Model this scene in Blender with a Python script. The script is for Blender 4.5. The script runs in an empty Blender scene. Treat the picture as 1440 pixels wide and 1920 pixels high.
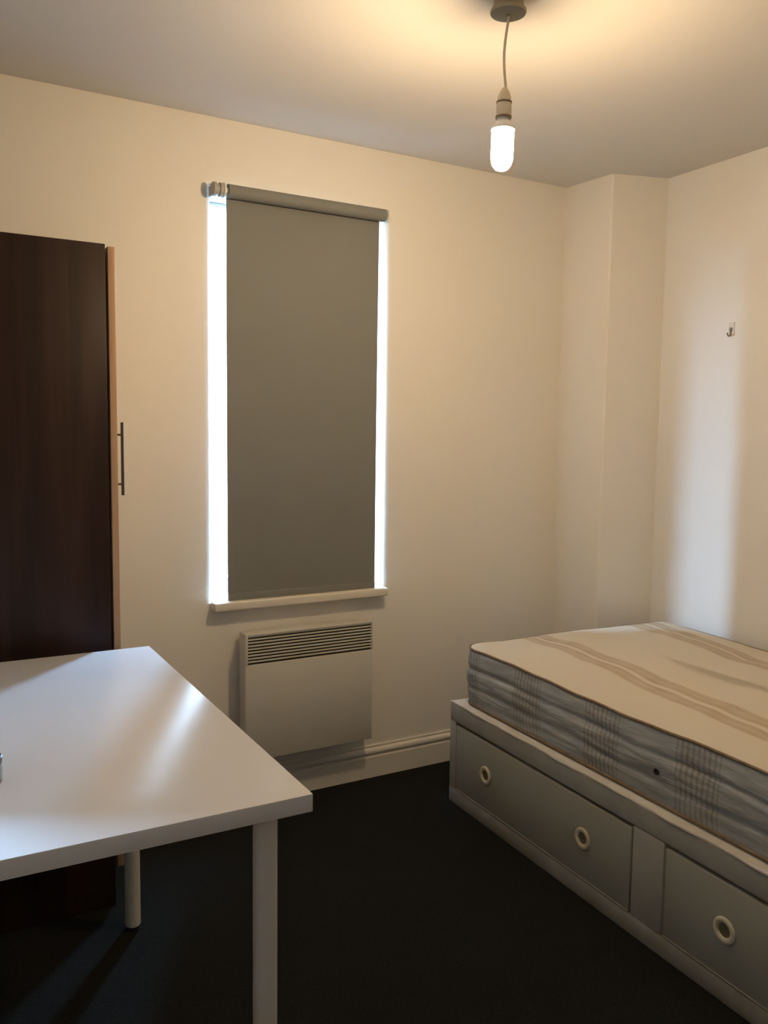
import bpy, bmesh, math, random
from mathutils import Vector, Matrix, noise

random.seed(4)
S = bpy.context.scene
C = S.collection
R = math.radians

# ------------------------------------------------------------------ camera
CAM_H, F_PX = 1.3026, 1603.0
YAW, PITCH, ROLL = R(30.0471), R(-5.4054), R(0.7692)
cd = bpy.data.cameras.new('camera')
cam = bpy.data.objects.new('camera', cd)
C.objects.link(cam)
fw = Vector((math.sin(YAW)*math.cos(PITCH), math.cos(YAW)*math.cos(PITCH), math.sin(PITCH)))
rt = Vector((math.cos(YAW), -math.sin(YAW), 0))
up = rt.cross(fw)
rt2 = rt*math.cos(ROLL) + up*math.sin(ROLL)
up2 = -rt*math.sin(ROLL) + up*math.cos(ROLL)
m = Matrix((rt2, up2, -fw)).transposed().to_4x4()
m.translation = (0, 0, CAM_H)
cam.matrix_world = m
cd.sensor_fit = 'VERTICAL'
cd.sensor_height = 36.0
cd.lens = F_PX/1920*36.0
cd.clip_start = 0.02
S.camera = cam

# ------------------------------------------------------------------ view, sky
S.view_settings.view_transform = 'Standard'
S.view_settings.look = 'None'
S.view_settings.gamma = 1.0
S.view_settings.use_curve_mapping = False
S.view_settings.exposure = 0.0

SKY, GROUND, SKY_COL = 120.0, 5.0, (0.42, 0.66, 1.0)
BULB = 535.0
BULB_COL = (1.0, 0.715, 0.405)

w = bpy.data.worlds.new('overcast_sky')
S.world = w
w.use_nodes = True
nt = w.node_tree
bg = nt.nodes['Background']
tc = nt.nodes.new('ShaderNodeTexCoord')
sx = nt.nodes.new('ShaderNodeSeparateXYZ')
nt.links.new(tc.outputs['Generated'], sx.inputs[0])
mr = nt.nodes.new('ShaderNodeMapRange')
mr.inputs['From Min'].default_value = -0.03
mr.inputs['From Max'].default_value = 0.03
mr.inputs['To Min'].default_value = GROUND
mr.inputs['To Max'].default_value = SKY
nt.links.new(sx.outputs['Z'], mr.inputs['Value'])
bg.inputs['Color'].default_value = (*SKY_COL, 1)
nt.links.new(mr.outputs[0], bg.inputs['Strength'])

# ------------------------------------------------------------------ sizes of the room
D, H = 2.7327, 2.2935          # window wall, ceiling
XL, YN = -0.45, -0.95          # left wall, wall behind the viewer
XR, AR = 2.6641, math.tan(R(1.0))   # right wall leans in a little
def xr(y): return XR - AR*(D - y)
WALL_T = 0.24

# window portals guide the daylight sampling only
def portal(name, loc, rot, sx_, sy_):
    l = bpy.data.lights.new(name, 'AREA')
    l.shape = 'RECTANGLE'; l.size = sx_; l.size_y = sy_
    l.cycles.is_portal = True
    o = bpy.data.objects.new(name, l); C.objects.link(o)
    o.location = loc; o.rotation_euler = rot
portal('window_daylight', (1.2485, D+WALL_T+0.01, 1.394), (R(-90), 0, 0), 0.66, 1.36)
portal('window_daylight', (XL-WALL_T-0.01, 1.875, 1.30), (R(-90), 0, R(90)), 0.56, 1.24)

# ------------------------------------------------------------------ helpers
def mat(name, col, rough=0.6, metal=0.0, spec=0.5, var=0.0, vscale=6.0, bump=0.0, bscale=60.0, coat=0.0, stretch=(1, 1, 1)):
    m_ = bpy.data.materials.new(name); m_.use_nodes = True
    t = m_.node_tree; b = t.nodes['Principled BSDF']
    b.inputs['Base Color'].default_value = (*col, 1)
    b.inputs['Roughness'].default_value = rough
    b.inputs['Metallic'].default_value = metal
    b.inputs['Specular IOR Level'].default_value = spec
    b.inputs['Coat Weight'].default_value = coat
    tcn = t.nodes.new('ShaderNodeTexCoord'); mp = t.nodes.new('ShaderNodeMapping')
    mp.inputs['Scale'].default_value = stretch
    t.links.new(tcn.outputs['Object'], mp.inputs[0])
    if var:
        n = t.nodes.new('ShaderNodeTexNoise'); n.inputs['Scale'].default_value = vscale; n.inputs['Detail'].default_value = 5
        t.links.new(mp.outputs[0], n.inputs['Vector'])
        r = t.nodes.new('ShaderNodeMapRange'); r.inputs['From Min'].default_value = .3; r.inputs['From Max'].default_value = .7
        r.inputs['To Min'].default_value = 1-var; r.inputs['To Max'].default_value = 1+var
        t.links.new(n.outputs['Fac'], r.inputs['Value'])
        mx = t.nodes.new('ShaderNodeVectorMath'); mx.operation = 'SCALE'
        mx.inputs[0].default_value = col
        t.links.new(r.outputs[0], mx.inputs['Scale'])
        t.links.new(mx.outputs[0], b.inputs['Base Color'])
    if bump:
        n = t.nodes.new('ShaderNodeTexNoise'); n.inputs['Scale'].default_value = bscale; n.inputs['Detail'].default_value = 4
        t.links.new(mp.outputs[0], n.inputs['Vector'])
        bp = t.nodes.new('ShaderNodeBump'); bp.inputs['Strength'].default_value = bump; bp.inputs['Distance'].default_value = .004
        t.links.new(n.outputs['Fac'], bp.inputs['Height'])
        t.links.new(bp.outputs[0], b.inputs['Normal'])
    return m_

def nodes_of(m_): return m_.node_tree, m_.node_tree.nodes['Principled BSDF']

def finish(name, bm, material, parent=None, angle=35, smooth=True):
    bmesh.ops.recalc_face_normals(bm, faces=bm.faces)
    me = bpy.data.meshes.new(name); bm.to_mesh(me); bm.free()
    if smooth:
        me.polygons.foreach_set('use_smooth', [True]*len(me.polygons))
        me.set_sharp_from_angle(angle=R(angle))
    o = bpy.data.objects.new(name, me); C.objects.link(o)
    if material: me.materials.append(material)
    if parent: o.parent = parent
    return o

def bx(bm, x0, x1, y0, y1, z0, z1, bev=0.0, seg=2):
    r = bmesh.ops.create_cube(bm, size=1.0)
    vs = r['verts']
    for v in vs:
        v.co = Vector((x0 if v.co.x < 0 else x1, y0 if v.co.y < 0 else y1, z0 if v.co.z < 0 else z1))
    if bev:
        es = list({e for v in vs for e in v.link_edges})
        bmesh.ops.bevel(bm, geom=es, offset=bev, segments=seg, profile=0.5, affect='EDGES', clamp_overlap=True)
    return bm

def box(name, material, parent, *a, bev=0.0, seg=2):
    return finish(name, bx(bmesh.new(), *a, bev=bev, seg=seg), material, parent)

def lathe(bm, prof, mtx=None, n=40, closed=False):
    """prof: list of (r, z) revolved round local z"""
    mtx = mtx or Matrix()
    rings = []
    for r, z in prof:
        if r < 1e-6:
            rings.append([bm.verts.new(mtx @ Vector((0, 0, z)))])
        else:
            rings.append([bm.verts.new(mtx @ Vector((r*math.cos(2*math.pi*k/n), r*math.sin(2*math.pi*k/n), z))) for k in range(n)])
    pairs = list(zip(rings, rings[1:]))
    if closed: pairs.append((rings[-1], rings[0]))
    for a, b in pairs:
        for k in range(n):
            k2 = (k+1) % n
            if len(a) == 1 and len(b) == 1: continue
            if len(a) == 1: bm.faces.new((a[0], b[k], b[k2]))
            elif len(b) == 1: bm.faces.new((a[k], b[0], a[k2]))
            else: bm.faces.new((a[k], b[k], b[k2], a[k2]))
    return bm

def tube(bm, pts, rad, n=12):
    pts = [Vector(p) for p in pts]
    rings = []
    ref = Vector((0.31, 0.77, 0.2)).normalized()
    for i, p in enumerate(pts):
        d = (pts[min(i+1, len(pts)-1)] - pts[max(i-1, 0)]).normalized()
        a = d.cross(ref).normalized(); b = d.cross(a)
        rr = rad[i] if isinstance(rad, (list, tuple)) else rad
        rings.append([bm.verts.new(p + a*rr*math.cos(2*math.pi*k/n) + b*rr*math.sin(2*math.pi*k/n)) for k in range(n)])
    for a, b in zip(rings, rings[1:]):
        for k in range(n):
            bm.faces.new((a[k], a[(k+1) % n], b[(k+1) % n], b[k]))
    bm.faces.new(rings[0][::-1]); bm.faces.new(rings[-1])
    return bm

def prism(bm, poly, z0, z1):
    lo = [bm.verts.new((x, y, z0)) for x, y in poly]
    hi = [bm.verts.new((x, y, z1)) for x, y in poly]
    n = len(poly)
    for k in range(n):
        bm.faces.new((lo[k], lo[(k+1) % n], hi[(k+1) % n], hi[k]))
    bm.faces.new(lo[::-1]); bm.faces.new(hi)
    return bm

def empty(name, loc=(0, 0, 0), rz=0.0, label=None, cat=None, group=None, kind=None):
    o = bpy.data.objects.new(name, None); C.objects.link(o)
    o.location = loc; o.rotation_euler = (0, 0, rz); o.empty_display_size = .05
    return tag(o, label, cat, group, kind)

def tag(o, label=None, cat=None, group=None, kind=None):
    if label: o['label'] = label
    if cat: o['category'] = cat
    if group: o['group'] = group
    if kind: o['kind'] = kind
    return o

# ------------------------------------------------------------------ materials
M_WALL = mat('wall_paint', (.80, .77, .705), .75, spec=.25, var=.02, vscale=2.0, bump=.12, bscale=45)
M_CEIL = mat('ceiling_paint', (.68, .655, .62), .85, spec=.2, var=.015, vscale=1.5, bump=.15, bscale=25)
M_GLOSS = mat('skirting_gloss_paint', (.76, .725, .65), .35, spec=.5, var=.03, vscale=7, bump=.03, bscale=30)
M_FRAME = mat('white_plastic', (.82, .83, .83), .35)
M_CARPET = mat('dark_carpet', (.0135, .0140, .0125), .95, spec=.1, var=.35, vscale=160, bump=.9, bscale=420)

# ------------------------------------------------------------------ room shell
floor = finish('floor', prism(bmesh.new(), [(XL-.3, YN-.3), (3.0, YN-.3), (3.0, D+.3), (XL-.3, D+.3)], -.1, 0), M_CARPET)
tag(floor, 'dark charcoal carpet floor', kind='structure')
ceil = finish('ceiling', prism(bmesh.new(), [(XL-.3, YN-.3), (3.0, YN-.3), (3.0, D+.3), (XL-.3, D+.3)], H, H+.1), M_CEIL)
tag(ceil, 'white painted ceiling', kind='structure')

def window_wall(name, loc, rz, a0, a1, o0, o1, z0, z1, rr=.022):
    """slab standing along local x, outside towards local +y, with one opening whose plaster corners are rounded"""
    bm = bmesh.new()
    def loop(off, y):
        return [bm.verts.new(c) for c in ((o0-off, y, z0), (o1+off, y, z0), (o1+off, y, z1+off), (o0-off, y, z1+off))]
    def outer(y):
        return [bm.verts.new(c) for c in ((a0, y, 0), (a1, y, 0), (a1, y, H), (a0, y, H))]
    ring = [outer(0)]
    K = 8
    for k in range(K+1):
        t = k/K*math.pi/2
        ring.append(loop(rr*(1-math.sin(t)), rr*(1-math.cos(t))))
    ring.append(loop(0, WALL_T)); ring.append(outer(WALL_T)); ring.append(ring[0])
    for p, q in zip(ring, ring[1:]):
        for k in range(4):
            bm.faces.new((p[k], p[(k+1) % 4], q[(k+1) % 4], q[k]))
    o = finish(name, bm, M_WALL, angle=30)
    o.location = loc; o.rotation_euler = (0, 0, rz)
    return o

OX0, OX1, OZ0, OZ1 = .926, 1.571, .720, 2.068      # opening in the far wall
wf = window_wall('wall_far', (0, D, 0), 0, XL-.3, 3.0, OX0, OX1, OZ0, OZ1, rr=.030)
tag(wf, 'cream painted window wall', kind='structure')
LY0, LY1, LZ0 = 1.609, 2.14, .78                               # opening in the left wall
wl = window_wall('wall_left', (XL, 0, 0), R(90), YN-.3, D, LY0, LY1, LZ0, 2.00, rr=.004)
tag(wl, 'cream painted wall at the left', kind='structure')
wr = finish('wall_right', prism(bmesh.new(), [(xr(YN-.3), YN-.3), (3.0, YN-.3), (3.0, D), (XR, D)], 0, H), M_WALL)
tag(wr, 'cream painted wall beside the bed', kind='structure')
wn = finish('wall_near', prism(bmesh.new(), [(XL, YN-.3), (xr(YN), YN-.3), (xr(YN), YN), (XL, YN)], 0, H), M_WALL)
tag(wn, 'cream painted wall behind the viewer', kind='structure')
# boxed-in pier in the corner
bm = bmesh.new()
pier = [(2.414, D), (2.4300, 2.498), (2.4365, 2.490), (xr(2.42), 2.422), (XR, D)]
prism(bm, pier, 0, H)
wc = finish('wall_corner', bm, M_WALL, angle=30)
tag(wc, 'boxed-in cream pier in the corner by the bed', kind='structure')

SK = [(0, .122), (.006, .122), (.0075, .118), (.006, .113), (.011, .1105), (.0155, .106), (.0175, .100), (.0165, .094), (.012, .0895), (.006, .088), (.006, .084), (.0145, .0805), (.016, .078), (.016, 0)]
def skirting(name, p0, p1):
    """profile swept from p0 to p1 with the room on the left of the direction of travel"""
    p0, p1 = Vector((*p0, 0)), Vector((*p1, 0))
    d = (p1-p0).normalized(); n = Vector((-d.y, d.x, 0))
    bm = bmesh.new()
    prof = [(-.001, .122)] + SK + [(-.001, 0)]
    A = [bm.verts.new(p0 + n*a + Vector((0, 0, z))) for a, z in prof]
    B = [bm.verts.new(p1 + n*a + Vector((0, 0, z))) for a, z in prof]
    for k in range(len(prof)):
        k2 = (k+1) % len(prof)
        bm.faces.new((A[k], A[k2], B[k2], B[k]))
    bm.faces.new(A[::-1]); bm.faces.new(B)
    o = finish(name, bm, M_GLOSS, angle=25)
    return tag(o, 'cream moulded skirting board', kind='structure')
skirting('baseboard_far', (2.413, D), (XL+.017, D))
skirting('baseboard_left', (XL, D), (XL, YN))
skirting('baseboard_near', (XL+.017, YN), (xr(YN)-.017, YN))
skirting('baseboard_right', (xr(YN), YN), (xr(2.40), 2.40))

# ------------------------------------------------------------------ windows
def glass_mat():
    m_ = bpy.data.materials.new('window_glass'); m_.use_nodes = True
    t = m_.node_tree; t.nodes.clear()
    out = t.nodes.new('ShaderNodeOutputMaterial')
    tr = t.nodes.new('ShaderNodeBsdfTransparent'); tr.inputs[0].default_value = (.95, .97, .97, 1)
    gl = t.nodes.new('ShaderNodeBsdfGlossy'); gl.inputs['Roughness'].default_value = .02
    fr = t.nodes.new('ShaderNodeFresnel'); fr.inputs[0].default_value = 1.45
    mx = t.nodes.new('ShaderNodeMixShader')
    ge = t.nodes.new('ShaderNodeNewGeometry'); sb = t.nodes.new('ShaderNodeMath'); sb.operation = 'SUBTRACT'; sb.inputs[0].default_value = 1
    t.links.new(ge.outputs['Backfacing'], sb.inputs[1])
    mu = t.nodes.new('ShaderNodeMath'); mu.operation = 'MULTIPLY'
    t.links.new(fr.outputs[0], mu.inputs[0]); t.links.new(sb.outputs[0], mu.inputs[1])
    t.links.new(mu.outputs[0], mx.inputs[0]); t.links.new(tr.outputs[0], mx.inputs[1]); t.links.new(gl.outputs[0], mx.inputs[2])
    t.links.new(mx.outputs[0], out.inputs[0])
    return m_
M_GLASS = glass_mat()
# unseen brick wall, added to block sky and shape the daylight
M_BRICK = mat('blocker_brick', (.20, .17, .15), .9, var=.2, vscale=9)
wo = finish('sky_blocker_wall', prism(bmesh.new(), [(-3.3, D+3.0), (2.5, D+3.0), (2.5, D+3.3), (-3.3, D+3.3)], -3.0, 8.0), M_BRICK)
tag(wo, 'unseen brick wall added outside the window to block sky', kind='structure')
M_SILL = mat('sill_paint', (.74, .70, .62), .4, spec=.5, var=.03, vscale=9)

def window(name, loc, rz, o0, o1, z0, z1, s0, s1, label):
    """frame and pane sit near the outside of the reveal, the board laps over the wall"""
    e = empty(name, loc, rz, label=label, kind='structure')
    y0, y1 = .150, .205
    fwid = .032
    for a in ((o0, o1, z0, z0+fwid+.025), (o0, o1, z1-.012, z1)):
        box('frame_rail', M_FRAME, e, a[0], a[1], y0, y1, a[2], a[3], bev=.004)
    for a in ((o0, o0+fwid), (o1-fwid, o1)):
        box('frame_stile', M_FRAME, e, a[0], a[1], y0, y1, z0+fwid+.025, z1-.012, bev=.004)
    box('pane', M_GLASS, e, o0+fwid-.004, o1-fwid+.004, .172, .176, z0+fwid+.02, z1-.010)
    bm = bmesh.new()
    bx(bm, s0, s1, -.050, 0.0, z0-.022, z0+.0075, bev=.005, seg=3)
    bx(bm, o0+.0005, o1-.0005, -.004, .150, z0+.0003, z0+.0072)
    finish('window_sill', bm, M_SILL, e)
    return e
window('window_1', (0, D, 0), 0, OX0, OX1, OZ0, OZ1, .9135, 1.5765, 'tall window behind the grey roller blind')
window('window_2', (XL, 0, 0), R(90), LY0, LY1, LZ0, 2.00, LY0, LY1, 'tall window in the left wall')

# ------------------------------------------------------------------ roller blinds
M_BLIND = mat('blind_fabric', (.212, .217, .205), .85, spec=.15, var=.03, vscale=3, bump=.08, bscale=600)
M_BRACKET = mat('bracket_plastic', (.36, .35, .32), .5)
M_PIN = mat('white_pin', (.80, .80, .78), .4)
def blind(loc, rz, f0, f1, r0, r1, b0, b1, label, so=0.0, zf=.7277):
    e = empty('roller_blind', loc, rz, label=label, cat='blind')
    yc, zc, rad = -.045-so, 2.058, .0215
    rotx = Matrix.Translation((0, yc, zc)) @ Matrix.Rotation(R(90), 4, 'Y')
    bm = bmesh.new()
    lathe(bm, [(0, r0), (rad-.002, r0), (rad, r0+.001), (rad, r1-.001), (rad-.002, r1), (0, r1)], rotx, 40)
    finish('roller_tube', bm, M_BLIND, e)
    # cloth drops from the back of the roll, with a hem round a bar at its foot
    bm = bmesh.new()
    NX, NZ = 12, 40
    z0, z1 = zf, zc
    def sheet(dy):
        g = []
        for j in range(NZ+1):
            z = z0 + (z1-z0)*j/NZ
            row = []
            for i in range(NX+1):
                x = f0 + (f1-f0)*i/NX
                s = i/NX
                bow = .0022*math.sin(math.pi*j/NZ)*(math.cos(2*math.pi*s)) - .001*math.sin(3.0*s+z*2)*(1-j/NZ)
                row.append(bm.verts.new((x, -.0238 - so + bow + dy, z)))
            g.append(row)
        return g
    a, b = sheet(0), sheet(.0009)
    for j in range(NZ):
        for i in range(NX):
            bm.faces.new((a[j][i], a[j][i+1], a[j+1][i+1], a[j+1][i]))
            bm.faces.new((b[j][i], b[j+1][i], b[j+1][i+1], b[j][i+1]))
        bm.faces.new((a[j][0], a[j+1][0], b[j+1][0], b[j][0]))
        bm.faces.new((a[j][NX], b[j][NX], b[j+1][NX], a[j+1][NX]))
    for i in range(NX):
        bm.faces.new((a[0][i], b[0][i], b[0][i+1], a[0][i+1]))
    fab = finish('blind_cloth', bm, M_BLIND, e)
    bm = bmesh.new()
    bx(bm, f0, f1, -.0268-so, -.0215-so, zf-.0003, zf+.0235, bev=.0022, seg=3)
    finish('hem_bar', bm, M_BLIND, fab)
    # end brackets: left one is the chain drive with two discs, right one a plain cup
    bm = bmesh.new()
    lathe(bm, [(0, b0), (.019, b0), (.022, b0+.003), (.022, b0+.012), (.0165, b0+.015), (.0165, b0+.021), (.022, b0+.024), (.022, b0+.034), (.018, b0+.037), (0, b0+.037)], rotx, 36)
    bx(bm, b0+.004, b0+.010, yc+.005, 0, zc-.016, zc+.016, bev=.002)
    k = finish('bracket', bm, M_BRACKET, e)
    bm = bmesh.new()
    lathe(bm, [(0, b0+.036), (.0225, b0+.036), (.0235, b0+.038), (.0235, b0+.041), (.012, b0+.043), (.008, r0+.001), (0, r0+.001)], rotx, 30)
    finish('drive_ring', bm, M_PIN, k)
    bm = bmesh.new()
    lathe(bm, [(0, r1-.001), (.010, r1-.001), (.010, r1+.004), (.0225, r1+.006), (.0225, b1-.003), (.020, b1), (0, b1)], rotx, 36)
    bx(bm, b1-.008, b1-.002, yc+.005, 0, zc-.016, zc+.016, bev=.002)
    finish('bracket', bm, M_PIN, e)
    if so:  # unseen boards added to stop daylight leaking round the blind
        box('light_stop_top', M_FRAME, e, b0-.01, b1+.018, yc-.035, 0, 2.088, 2.106, bev=.002)
        box('light_stop_side', M_FRAME, e, b1+.002, b1+.017, yc-.035, 0, zf, 2.088, bev=.002)
    return e
blind((0, D, 0), 0, .966, 1.5315, .962, 1.541, .911, 1.560, 'grey roller blind pulled down over the tall window')
blind((XL, 0, 0), R(90), 1.477, 2.215, 1.472, 2.222, 1.425, 2.240, 'unseen grey roller blind added at the left wall to shape daylight', so=.246, zf=.7880)  # unseen blind, stood off the wall to shape the light on the desk

# ------------------------------------------------------------------ panel heater
M_HEAT = mat('heater_enamel', (.60, .585, .53), .45, spec=.45, var=.015, vscale=4)
M_DARK = mat('dark_inside', (.05, .04, .033), .8)
hx0, hx1, hz0, hz1 = 1.000, 1.4855, .186, .6245
e = empty('panel_heater', (0, D, 0), 0, 'flat cream electric panel heater with slotted grille below the window', 'heater')
bm = bmesh.new()
yf, yb = -.098, -.082
gx0, gx1, gz0, gz1 = hx0+.010, hx1-.006, .5175, .6145
bx(bm, hx0, hx1, yf, yb, hz0, gz0, bev=.003)
bx(bm, hx0, gx0, yf, yb, gz0-.002, hz1, bev=.003)
bx(bm, gx1, hx1, yf, yb, gz0-.002, hz1, bev=.003)
bx(bm, gx0-.002, gx1+.002, yf, yb, gz1, hz1, bev=.003)
finish('front_panel', bm, M_HEAT, e)
bm = bmesh.new()
bx(bm, hx0+.006, hx1-.030, -.0825, -.022, hz0+.012, hz1-.006, bev=.004)
finish('casing', bm, M_HEAT, e)
box('grille_cavity', M_DARK, e, gx0-.001, gx1+.001, -.0865, -.0815, gz0-.001, gz1+.001)
NS = 9
pitch = (gz1-gz0)/NS
slat = None
for k in range(NS):
    if slat is None:
        bm = bmesh.new(); bx(bm, gx0-.002, gx1+.002, -.0955, -.087, -.0026, .0026, bev=.0012)
        slat = finish('slat', bm, M_HEAT, e)
        s = slat
    else:
        s = slat.copy(); C.objects.link(s)
    s.location = (0, 0, gz0 + pitch*(k+.95)); s.rotation_euler = (0, 0, 0)
for x in (hx0+.08, hx1-.11):
    box('wall_bracket', M_HEAT, e, x, x+.03, -.023, 0, hz0+.06, hz1-.05, bev=.002)

# ------------------------------------------------------------------ pendant light
M_PEND = mat('aged_white_plastic', (.62, .55, .42), .5)
M_ROSE = mat('shaded_aged_plastic', (.30, .255, .175), .55)  # aged plastic, darkened to carry the shade on the rose's underside
M_CORD = mat('cord_sheath', (.58, .50, .38), .6)
M_RING = mat('dark_ring_plastic', (.22, .15, .08), .5)  # dark brown rings round the lampholder
M_BULB = bpy.data.materials.new('lit_bulb'); M_BULB.use_nodes = True
t_, b_ = nodes_of(M_BULB)
b_.inputs['Base Color'].default_value = (.9, .85, .75, 1)
b_.inputs['Emission Color'].default_value = (*BULB_COL, 1)
b_.inputs['Emission Strength'].default_value = BULB
px, py = 1.260, 1.642
e = empty('pendant_lamp', (px, py, H), 0, 'bare lit bulb hanging on a cord from the ceiling rose', 'lamp')
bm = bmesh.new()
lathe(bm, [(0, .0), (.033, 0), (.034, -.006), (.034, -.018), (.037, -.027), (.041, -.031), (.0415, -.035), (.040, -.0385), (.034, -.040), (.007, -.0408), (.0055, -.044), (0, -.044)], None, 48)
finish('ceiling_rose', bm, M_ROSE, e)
bm = bmesh.new()
pts = []
for k in range(15):
    t = k/14
    pts.append((.002*math.cos(t*5) - .0045*math.sin(math.pi*t) - .002*t, .002*math.sin(4*t), -.042 - t*.166))
tube(bm, pts, .0032, 10)
finish('cord', bm, M_CORD, e)
hx, hy = pts[-1][0], pts[-1][1]
T = Matrix.Translation((hx, hy, 0)) @ Matrix.Rotation(R(1.2), 4, 'Y')
bm = bmesh.new()
lathe(bm, [(0, -.202), (.0045, -.202), (.007, -.205), (.012, -.212), (.0152, -.221), (.0163, -.232), (.0167, -.2335), (.0167, -.2375), (.0173, -.239), (.0178, -.262), (.0178, -.268), (.0165, -.2695), (0, -.2695)], T, 36)
hold = finish('lampholder', bm, M_PEND, e)
bm = bmesh.new()
lathe(bm, [(.0160, -.2335), (.0182, -.2335), (.0182, -.2365), (.0160, -.2365)], T, 36, closed=True)
finish('collar_ring', bm, M_RING, hold)
bm = bmesh.new()
lathe(bm, [(.0160, -.2660), (.0186, -.2660), (.0186, -.2700), (.0160, -.2700)], T, 36, closed=True)
finish('collar_ring', bm, M_RING, hold)
bm = bmesh.new()
lathe(bm, [(0, -.268), (.0140, -.268), (.0145, -.275), (.0185, -.281), (.0255, -.289), (.0272, -.2935), (.0272, -.2965), (.0245, -.2968), (0, -.2965)], T, 32)
finish('bulb_cap', bm, M_PIN, e)
bm = bmesh.new()
lathe(bm, [(0, -.2966), (.0245, -.2966), (.0255, -.300), (.0255, -.307), (.0255, -.355), (.0245, -.366), (.021, -.376), (.014, -.384), (.006, -.387), (0, -.3875)], T, 32)
finish('bulb', bm, M_BULB, e)

# ------------------------------------------------------------------ wardrobe
def wood(name, dark, light, rough=.42):
    m_ = mat(name, dark, rough, spec=.22)
    t, b = nodes_of(m_)
    tcn = t.nodes.new('ShaderNodeTexCoord'); mp = t.nodes.new('ShaderNodeMapping')
    mp.inputs['Scale'].default_value = (14, 14, .55)
    t.links.new(tcn.outputs['Object'], mp.inputs[0])
    n = t.nodes.new('ShaderNodeTexNoise'); n.inputs['Scale'].default_value = 2.2; n.inputs['Detail'].default_value = 8; n.inputs['Distortion'].default_value = .6
    t.links.new(mp.outputs[0], n.inputs['Vector'])
    cr = t.nodes.new('ShaderNodeValToRGB')
    cr.color_ramp.elements[0].position = .34; cr.color_ramp.elements[0].color = (*dark, 1)
    cr.color_ramp.elements[1].position = .68; cr.color_ramp.elements[1].color = (*light, 1)
    t.links.new(n.outputs['Fac'], cr.inputs[0]); t.links.new(cr.outputs[0], b.inputs['Base Color'])
    return m_
M_WAL = wood('walnut_foil', (.017, .0078, .0050), (.036, .0165, .0105))
M_BEECH = wood('beech_foil', (.40, .235, .13), (.47, .29, .165), .45)
M_STEEL = mat('dark_bronze', (.085, .065, .040), .45, metal=.5)
wx, wy0, wy1, wz = .4937, 2.290, 2.708, 1.7675
wb = -.088
e = empty('wardrobe', (0, 0, 0), 0, 'tall dark walnut wardrobe with light beech edged door', 'wardrobe')
box('side_panel', M_WAL, e, wb, wx, wy0, wy0+.018, 0, wz, bev=.0008)
box('side_panel', M_WAL, e, wb, wx, wy1-.018, wy1, 0, wz, bev=.0008)
box('top_panel', M_WAL, e, wb, wx, wy0+.018, wy1-.018, wz-.026, wz-.008)
box('bottom_panel', M_WAL, e, wb, wx, wy0+.018, wy1-.018, .092, .110)
box('back_panel', M_WAL, e, wb+.004, wb+.008, wy0+.018, wy1-.018, .110, wz-.026)
box('plinth', M_WAL, e, wx-.034, wx-.016, wy0+.018, wy1-.018, 0, .092)
box('shelf', M_WAL, e, wb+.008, wx-.03, wy0+.018, wy1-.018, 1.52, 1.536)
d = box('door', M_BEECH, e, .5005, .5175, wy0+.001, wy1-.001, .108, 1.7627, bev=.0008)
bm = bmesh.new()
hxx, hyy = .5385, wy0+.040
tube(bm, [(hxx, hyy, 1.1220), (hxx, hyy, 1.3165)], .0042, 14)
for z in (1.1520, 1.2835):
    tube(bm, [(.5172, hyy, z), (hxx, hyy, z)], .0030, 10)
finish('handle', bm, M_STEEL, d)

# ------------------------------------------------------------------ desk
M_DESK = mat('white_laminate', (.70, .70, .71), .22, spec=.30)
M_LEG = mat('white_powder_coat', (.62, .60, .55), .45)
M_FOOT = mat('black_foot', (.02, .02, .02), .6)
DT, DTH = .735, .0290
dl, dw = 1.0318, .97           # depth away from the viewer, width
dr = R(-.7884)
e = empty('desk', (.5563, 1.1719, 0), dr, 'white rectangular table on round white legs in front of the wardrobe', 'table')
box('tabletop', M_DESK, e, -dw, 0, 0, dl, DT-DTH, DT, bev=.0012, seg=2)
first = None
for lx in (-.0624, -dw+.0624):
    for ly in (.0454, dl-.0454):
        if first is None:
            bm = bmesh.new()
            lathe(bm, [(0, .010), (.0175, .010), (.0192, .0125), (.0196, .016), (.0196, DT-DTH-.004), (.030, DT-DTH-.004), (.030, DT-DTH-.0004), (0, DT-DTH-.0004)], None, 40)
            lg = finish('leg', bm, M_LEG, e); first = lg
            bm = bmesh.new()
            lathe(bm, [(0, 0), (.0155, 0), (.0165, .002), (.0165, .0101), (0, .0101)], None, 30)
            ft = finish('foot', bm, M_FOOT, lg); foot0 = ft
        else:
            lg = first.copy(); C.objects.link(lg)
            ft = foot0.copy(); C.objects.link(ft); ft.parent = lg
        lg.location = (lx, ly, 0)

# small glass pot at the edge of the picture
M_POT = mat('pot_glass', (.55, .66, .70), .08, spec=.6)
t_, b_ = nodes_of(M_POT); b_.inputs['Transmission Weight'].default_value = .75
M_LID = mat('dark_lid', (.045, .045, .055), .35)
e = empty('glass_pot', (.1065, 1.452, DT), 0, 'small glass pot with a dark lid on the left of the table', 'pot')
bm = bmesh.new()
lathe(bm, [(0, 0), (.029, 0), (.032, .003), (.033, .010), (.033, .026), (.030, .031), (.029, .0325), (.026, .0325), (.027, .029), (.029, .024), (.029, .008), (0, .006)], None, 36)
finish('pot_body', bm, M_POT, e)
bm = bmesh.new()
lathe(bm, [(0, .0325), (.0315, .0325), (.0325, .034), (.0325, .0435), (.031, .045), (0, .045)], None, 36)
finish('lid', bm, M_LID, e)

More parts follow.
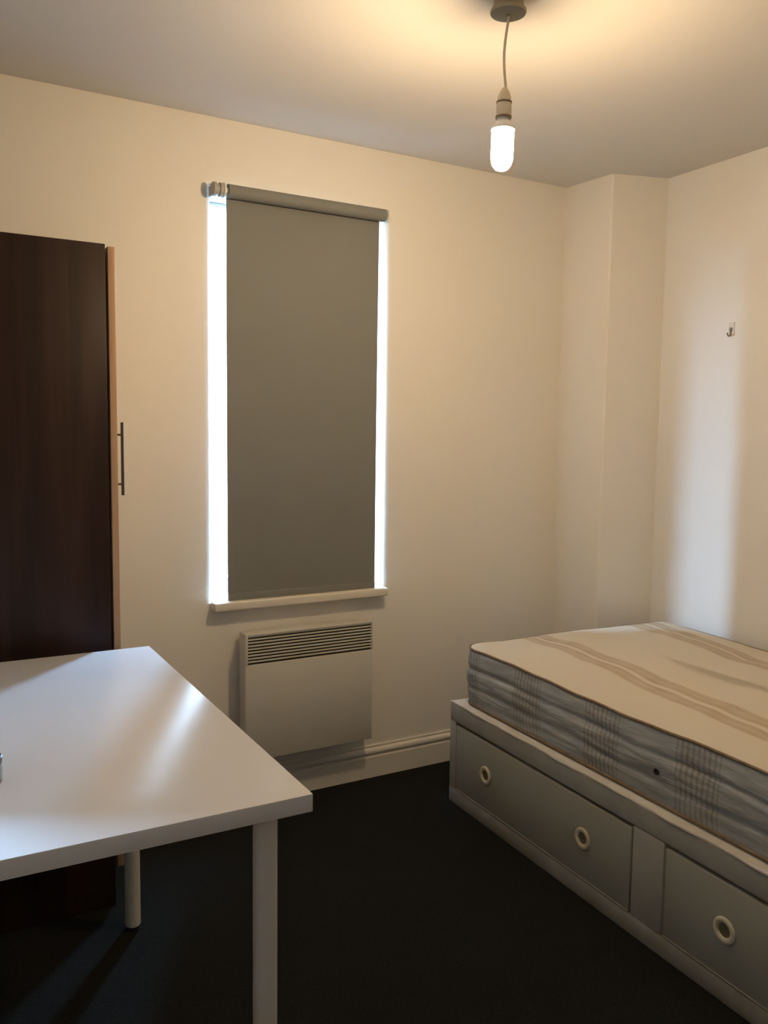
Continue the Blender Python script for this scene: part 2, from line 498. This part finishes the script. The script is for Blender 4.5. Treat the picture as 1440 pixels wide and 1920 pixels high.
# ------------------------------------------------------------------ bed base
BED_A = R(-92.9435)
BO = (1.680, 2.418, 0)
def divan_mat():
    m_ = mat('divan_cloth', (.37, .36, .31), .8, spec=.2, var=.07, vscale=9, bump=.25, bscale=22)
    return m_
M_DIV = divan_mat()
M_DRW = mat('drawer_cloth', (.33, .33, .275), .7, spec=.25, var=.03, vscale=5, bump=.06, bscale=18)
M_HEM = mat('lit_hem_cloth', (.60, .565, .49), .75, spec=.2, var=.06, vscale=20, bump=.2, bscale=60)  # hem and ledge cloth, lightened to carry the lamplight from above
M_TRIM = mat('trim_cloth', (.285, .275, .235), .8, spec=.2, var=.10, vscale=14, bump=.3, bscale=30)
M_RIM = mat('cream_ring_plastic', (.62, .58, .45), .4)
M_HOLE_SHADE = mat('hole_shade_disc', (.14, .125, .07), .7)  # shade inside the finger hole, put into the colour of a disc
e = empty('divan_base', BO, BED_A, 'white divan bed base with two drawers and round finger rings', 'bed base')
BL, BW, BZ = 1.90, .945, .3631
bm = bmesh.new()
bx(bm, 0, BL, .024, BW, .004, BZ-.005)
bx(bm, 0, BL, 0, .06, .2935, BZ-.002, bev=.006, seg=3)          # top rail
for a, b in ((0, .036), (.9055, 1.014), (1.8835, BL)):
    bx(bm, a, b, .0005, .06, .050, .2955, bev=.003)
finish('base_body', bm, M_DIV, e)
box('bottom_trim', M_TRIM, e, 0, BL, -.0004, .06, 0, .054, bev=.004)
# hem tape along the top edge, a bit wavy
bm = bmesh.new()
tube(bm, [(k*BL/60, .0035 + .0015*math.sin(k*.9)+.001*math.sin(k*2.3), BZ-.0045+.0012*math.sin(k*.55)) for k in range(61)], .0050, 8)
finish('hem_tape', bm, M_HEM, e)
box('top_panel', M_HEM, e, .004, BL-.004, .004, BW-.004, BZ-.006, BZ, bev=.002)  # lamplight on the ledge is put into this lighter cloth
def drawer(u0, u1, rings):
    d_ = box('drawer', M_DRW, e, u0, u1, .0005, .022, .0575, .2855, bev=.003)
    bm = bmesh.new()
    bx(bm, u0+.001, u1-.001, -.0012, .001, .0570, .0600, bev=.0008)
    bx(bm, u0+.0005, u0+.0030, -.0012, .001, .0590, .2850, bev=.0008)
    finish('edge_welt', bm, M_DRW, d_)
    for u in rings:
        T = Matrix.Translation((u, .0008, .1745)) @ Matrix.Rotation(R(90), 4, 'X')
        bm = bmesh.new()
        lathe(bm, [(.0165, 0), (.0300, 0), (.0310, .0018), (.0300, .0048), (.0265, .0066), (.0215, .0060), (.0178, .0040), (.0165, .0010)], T, 36, closed=True)
        r_ = finish('finger_ring', bm, M_RIM, d_)
        bm = bmesh.new()
        lathe(bm, [(0, .0003), (.0172, .0003), (.0172, .0010), (0, .0010)], T, 30)
        finish('hole_shade_disc', bm, M_HOLE_SHADE, d_)
drawer(.0400, .9000, (.228, .714))
drawer(1.0180, 1.8800, (1.206, 1.692))

# ------------------------------------------------------------------ mattress
def mattress_top_mat():
    m_ = mat('cream_damask', (.66, .60, .49), .75, spec=.2)
    t, b = nodes_of(m_)
    N = t.nodes.new; L = t.links.new
    tcn = N('ShaderNodeTexCoord')
    n1 = N('ShaderNodeTexNoise'); n1.inputs['Scale'].default_value = 3.0; n1.inputs['Detail'].default_value = 2
    L(tcn.outputs['Object'], n1.inputs['Vector'])
    sep = N('ShaderNodeSeparateXYZ'); L(tcn.outputs['Object'], sep.inputs[0])
    def mth(op, a, b_=None):
        x = N('ShaderNodeMath'); x.operation = op
        for i, v in enumerate((a, b_)):
            if v is None: continue
            if isinstance(v, (int, float)): x.inputs[i].default_value = v
            else: L(v, x.inputs[i])
        return x.outputs[0]
    # v + slow drift down the length + slight waviness
    v = mth('ADD', sep.outputs['Y'], mth('MULTIPLY', sep.outputs['X'], .085))
    v = mth('ADD', v, mth('MULTIPLY', mth('SUBTRACT', n1.outputs['Fac'], .5), .035))
    # stripe bands repeat every 0.47 m
    ph = mth('DIVIDE', mth('SUBTRACT', v, .318), .480)
    fr = mth('SUBTRACT', mth('FRACT', mth('ADD', ph, .5)), .5)      # -0.5 .. 0.5
    dist = mth('MULTIPLY', mth('ABSOLUTE', fr), .480)              # metres from the band's middle
    cr = N('ShaderNodeValToRGB'); cr.color_ramp.interpolation = 'EASE'
    el = cr.color_ramp.elements
    el[0].position = 0.0; el[0].color = (.05, .05, .05, 1)
    el[1].position = 1.0; el[1].color = (0, 0, 0, 1)
    for p_, g in ((.050, .08), (.085, .95), (.20, .80), (.25, .62), (.30, .85), (.40, .75), (.47, 0.0)):
        q = el.new(p_); q.color = (g, g, g, 1)
    L(mth('MULTIPLY', dist, 7.4), cr.inputs[0])
    n2 = N('ShaderNodeTexNoise'); n2.inputs['Scale'].default_value = 14; n2.inputs['Detail'].default_value = 3
    L(tcn.outputs['Object'], n2.inputs['Vector'])
    fac = mth('MULTIPLY', cr.outputs[0], mth('ADD', mth('MULTIPLY', n2.outputs['Fac'], .9), .25))
    mx = N('ShaderNodeMix'); mx.data_type = 'RGBA'
    mx.inputs['A'].default_value = (.66, .60, .49, 1); mx.inputs['B'].default_value = (.40, .29, .175, 1)
    L(fac, mx.inputs['Factor']); L(mx.outputs['Result'], b.inputs['Base Color'])
    bp = N('ShaderNodeBump'); bp.inputs['Strength'].default_value = .35; bp.inputs['Distance'].default_value = .006
    n3 = N('ShaderNodeTexNoise'); n3.inputs['Scale'].default_value = 9; n3.inputs['Detail'].default_value = 5
    L(tcn.outputs['Object'], n3.inputs['Vector']); L(n3.outputs['Fac'], bp.inputs['Height']); L(bp.outputs[0], b.inputs['Normal'])
    return m_

def mattress_side_mat():
    m_ = mat('grey_ticking', (.34, .35, .35), .6, spec=.35)
    t, b = nodes_of(m_)
    N = t.nodes.new; L = t.links.new
    tcn = N('ShaderNodeTexCoord'); sep = N('ShaderNodeSeparateXYZ'); L(tcn.outputs['Object'], sep.inputs[0])
    def mth(op, a, b_=None):
        x = N('ShaderNodeMath'); x.operation = op
        for i, v in enumerate((a, b_)):
            if v is None: continue
            if isinstance(v, (int, float)): x.inputs[i].default_value = v
            else: L(v, x.inputs[i])
        return x.outputs[0]
    nw = N('ShaderNodeTexNoise'); nw.inputs['Scale'].default_value = 7; L(tcn.outputs['Object'], nw.inputs['Vector'])
    u = mth('ADD', sep.outputs['X'], mth('MULTIPLY', mth('SUBTRACT', nw.outputs['Fac'], .5), .012))
    g = mth('FRACT', mth('DIVIDE', mth('ADD', u, .370 - .301 - .032), .338))
    g = mth('MULTIPLY', g, .338)                                   # metres into the repeat
    ing = mth('MULTIPLY', mth('GREATER_THAN', g, .037), mth('LESS_THAN', g, .172))
    line = mth('GREATER_THAN', mth('SINE', mth('MULTIPLY', g, 2*math.pi/.0168)), .35)
    band = mth('MULTIPLY', ing, mth('ADD', mth('MULTIPLY', line, .50), .16))
    ns = N('ShaderNodeTexNoise'); ns.inputs['Scale'].default_value = 30; ns.inputs['Detail'].default_value = 4; L(tcn.outputs['Object'], ns.inputs['Vector'])
    band = mth('MULTIPLY', band, mth('ADD', ns.outputs['Fac'], .3))
    mx = N('ShaderNodeMix'); mx.data_type = 'RGBA'
    mx.inputs['A'].default_value = (.40, .415, .405, 1); mx.inputs['B'].default_value = (.20, .155, .10, 1)
    L(band, mx.inputs['Factor'])
    # soft blotches of the damask weave drawn out along the side
    mp = N('ShaderNodeMapping'); mp.inputs['Scale'].default_value = (5, 5, 26); L(tcn.outputs['Object'], mp.inputs[0])
    n3 = N('ShaderNodeTexNoise'); n3.inputs['Scale'].default_value = 1.6; n3.inputs['Detail'].default_value = 5; L(mp.outputs[0], n3.inputs['Vector'])
    sc = N('ShaderNodeVectorMath'); sc.operation = 'SCALE'; L(mx.outputs['Result'], sc.inputs[0])
    L(mth('ADD', mth('MULTIPLY', n3.outputs['Fac'], .9), .55), sc.inputs['Scale'])
    L(sc.outputs[0], b.inputs['Base Color'])
    bp = N('ShaderNodeBump'); bp.inputs['Strength'].default_value = .8; bp.inputs['Distance'].default_value = .008
    L(n3.outputs['Fac'], bp.inputs['Height']); L(bp.outputs[0], b.inputs['Normal'])
    return m_
M_MTOP, M_MSIDE = mattress_top_mat(), mattress_side_mat()
M_PIPE = mat('edge_tape', (.20, .14, .075), .6, var=.25, vscale=40)
M_VENT = mat('black_vent', (.012, .011, .010), .45)

e = empty('mattress', (*BO[:2], BZ), BED_A, 'cream striped mattress with grey quilted border on the divan base', 'mattress')
ML, MW, MT = 1.90, .940, .2070
u0, v0, CR = .014, .022, .075
cu, cv = u0+ML/2, v0+MW/2
def rrect(inset, npc=10, nl=90, nw=44):
    """rounded rectangle, same vertex count for any inset"""
    a, b = ML/2-inset, MW/2-inset
    r = max(min(CR-inset*.6, a, b), .012)
    r = min(r, max(b, .0005))
    out = []
    def seg(p, q, n):
        for k in range(n): out.append((p[0]+(q[0]-p[0])*k/n, p[1]+(q[1]-p[1])*k/n))
    def arc(cx, cy, s):
        for k in range(npc):
            t = R(s) + R(90)*k/npc
            out.append((cx+r*math.cos(t), cy+r*math.sin(t)))
    seg((-a+r, -b), (a-r, -b), nl); arc(a-r, -b+r, -90)
    seg((a, -b+r), (a, b-r), nw); arc(a-r, b-r, 0)
    seg((a-r, b), (-a+r, b), nl); arc(-a+r, b-r, 90)
    seg((-a, b-r), (-a, -b+r), nw); arc(-a+r, -b+r, 180)
    return [(cu+x, cv+y) for x, y in out]
def edge_wob(x, y):
    return .006*noise.noise(Vector((x*3.1, y*3.1, 1.7))) + .003*noise.noise(Vector((x*9, y*9, 4.1)))
def strip(bm, rings):
    vr = [[bm.verts.new(p) for p in r] for r in rings]
    for a, b in zip(vr, vr[1:]):
        n = len(a)
        for k in range(n):
            bm.faces.new((a[k], a[(k+1) % n], b[(k+1) % n], b[k]))
    return vr
# border
bm = bmesh.new()
rings = []
NZ = 30
for j in range(NZ+1):
    s = j/NZ
    z = .008 + (MT-.016)*s
    bulge = .010*math.sin(math.pi*s)**.6
    base = rrect(.010 - bulge)
    row = []
    for x, y in base:
        seam = 0
        for c in (.30, .66):
            dd = (s - c - .02*noise.noise(Vector((x*4, y*4, c*9))))/.045
            seam += math.exp(-dd*dd)
        wr_ = .0045*noise.noise(Vector((x*5, y*5, z*42))) + .0022*noise.noise(Vector((x*16, y*16, z*70)))
        off = -.0055*seam + wr_*math.sin(math.pi*s)
        d_ = Vector((x-cu, y-cv, 0))
        nrm = Vector((max(abs(d_.x)-(ML/2-CR), 0)*math.copysign(1, d_.x), max(abs(d_.y)-(MW/2-CR), 0)*math.copysign(1, d_.y), 0))
        nrm = nrm.normalized() if nrm.length > 1e-6 else Vector((0, 0, 0))
        row.append(Vector((x, y, z + edge_wob(x, y)*s)) + nrm*off)
    rings.append(row)
strip(bm, rings)
finish('border', bm, M_MSIDE, e, angle=80)
# top panel
bm = bmesh.new()
rings = []
ins = [.006, .012, .020, .030, .042, .058, .08, .105, .135, .17, .21, .25, .29, .33, .37, .41, .44, .458]
for d_ in ins:
    row = []
    q = min(d_/.10, 1)
    for x, y in rrect(d_):
        z = MT - .008 + .018*math.sin(q*math.pi/2) + .006*min(d_/.4, 1)
        z += edge_wob(x, y) + (.012*noise.noise(Vector((x*4.5, y*4.5, 8.2))) + .005*noise.noise(Vector((x*10, y*10, 2.2))))*q
        row.append(Vector((x, y, z)))
    rings.append(row)
vr = strip(bm, rings)
bm.faces.new(vr[-1])
finish('top_panel', bm, M_MTOP, e, angle=80)
bm = bmesh.new()
vr = strip(bm, [[Vector((x, y, .008)) for x, y in rrect(.006)], [Vector((x, y, .001)) for x, y in rrect(.03)]])
bm.faces.new(vr[-1])
finish('bottom_panel', bm, M_MTOP, e, angle=80)
# edge tapes
for zt, k in ((MT-.008, 1), (.009, 0)):
    bm = bmesh.new()
    path = [Vector((x, y, zt + edge_wob(x, y)*k)) for x, y in rrect(.0085)]
    n = len(path); rr_ = []
    for i, p in enumerate(path):
        dvec = (path[(i+1) % n]-path[i-1]).normalized(); a = Vector((dvec.y, -dvec.x, 0)).normalized()
        rr_.append([bm.verts.new(p + a*.0042*math.cos(t) + Vector((0, 0, .0042*math.sin(t)))) for t in [j*math.pi/4 for j in range(8)]])
    for i in range(n):
        A, B = rr_[i], rr_[(i+1) % n]
        for j in range(8): bm.faces.new((A[j], A[(j+1) % 8], B[(j+1) % 8], B[j]))
    finish('piping', bm, M_PIPE, e, angle=80)
for u in (.957, 1.35):
    T = Matrix.Translation((u, v0+.002, .0915)) @ Matrix.Rotation(R(90), 4, 'X')
    bm = bmesh.new()
    lathe(bm, [(0, -.004), (.0085, -.004), (.0090, .0035), (.0075, .0062), (.0045, .0050), (0, .0045)], T, 24)
    finish('air_vent', bm, M_VENT, e)

# ------------------------------------------------------------------ hook on the right wall
M_PAD = mat('hook_pad', (.70, .66, .56), .4)
M_HOOK = mat('hook_metal', (.25, .20, .14), .4, metal=.7)
hy_ = 2.093
e = empty('wall_hook', (xr(hy_), hy_, 1.664), R(90-1.0), 'small metal hook stuck on the wall above the bed', 'hook')
# local +y points into the room
box('backing_pad', M_PAD, e, -.012, .012, -.0005, .004, -.002, .046, bev=.0015)
bm = bmesh.new()
pts = [(0, .0045, .026), (0, .006, .016), (0, .0075, .006)]
for k in range(1, 8):
    t = R(180 + k*22)
    pts.append((.0, .0145 + .0075*math.cos(t), .004 + .0075*math.sin(t)))
pts.append((0, .0235, .008))
tube(bm, pts, .0024, 10)
bx(bm, -.006, .006, .0035, .0065, .014, .028, bev=.001)
finish('hook', bm, M_HOOK, e)
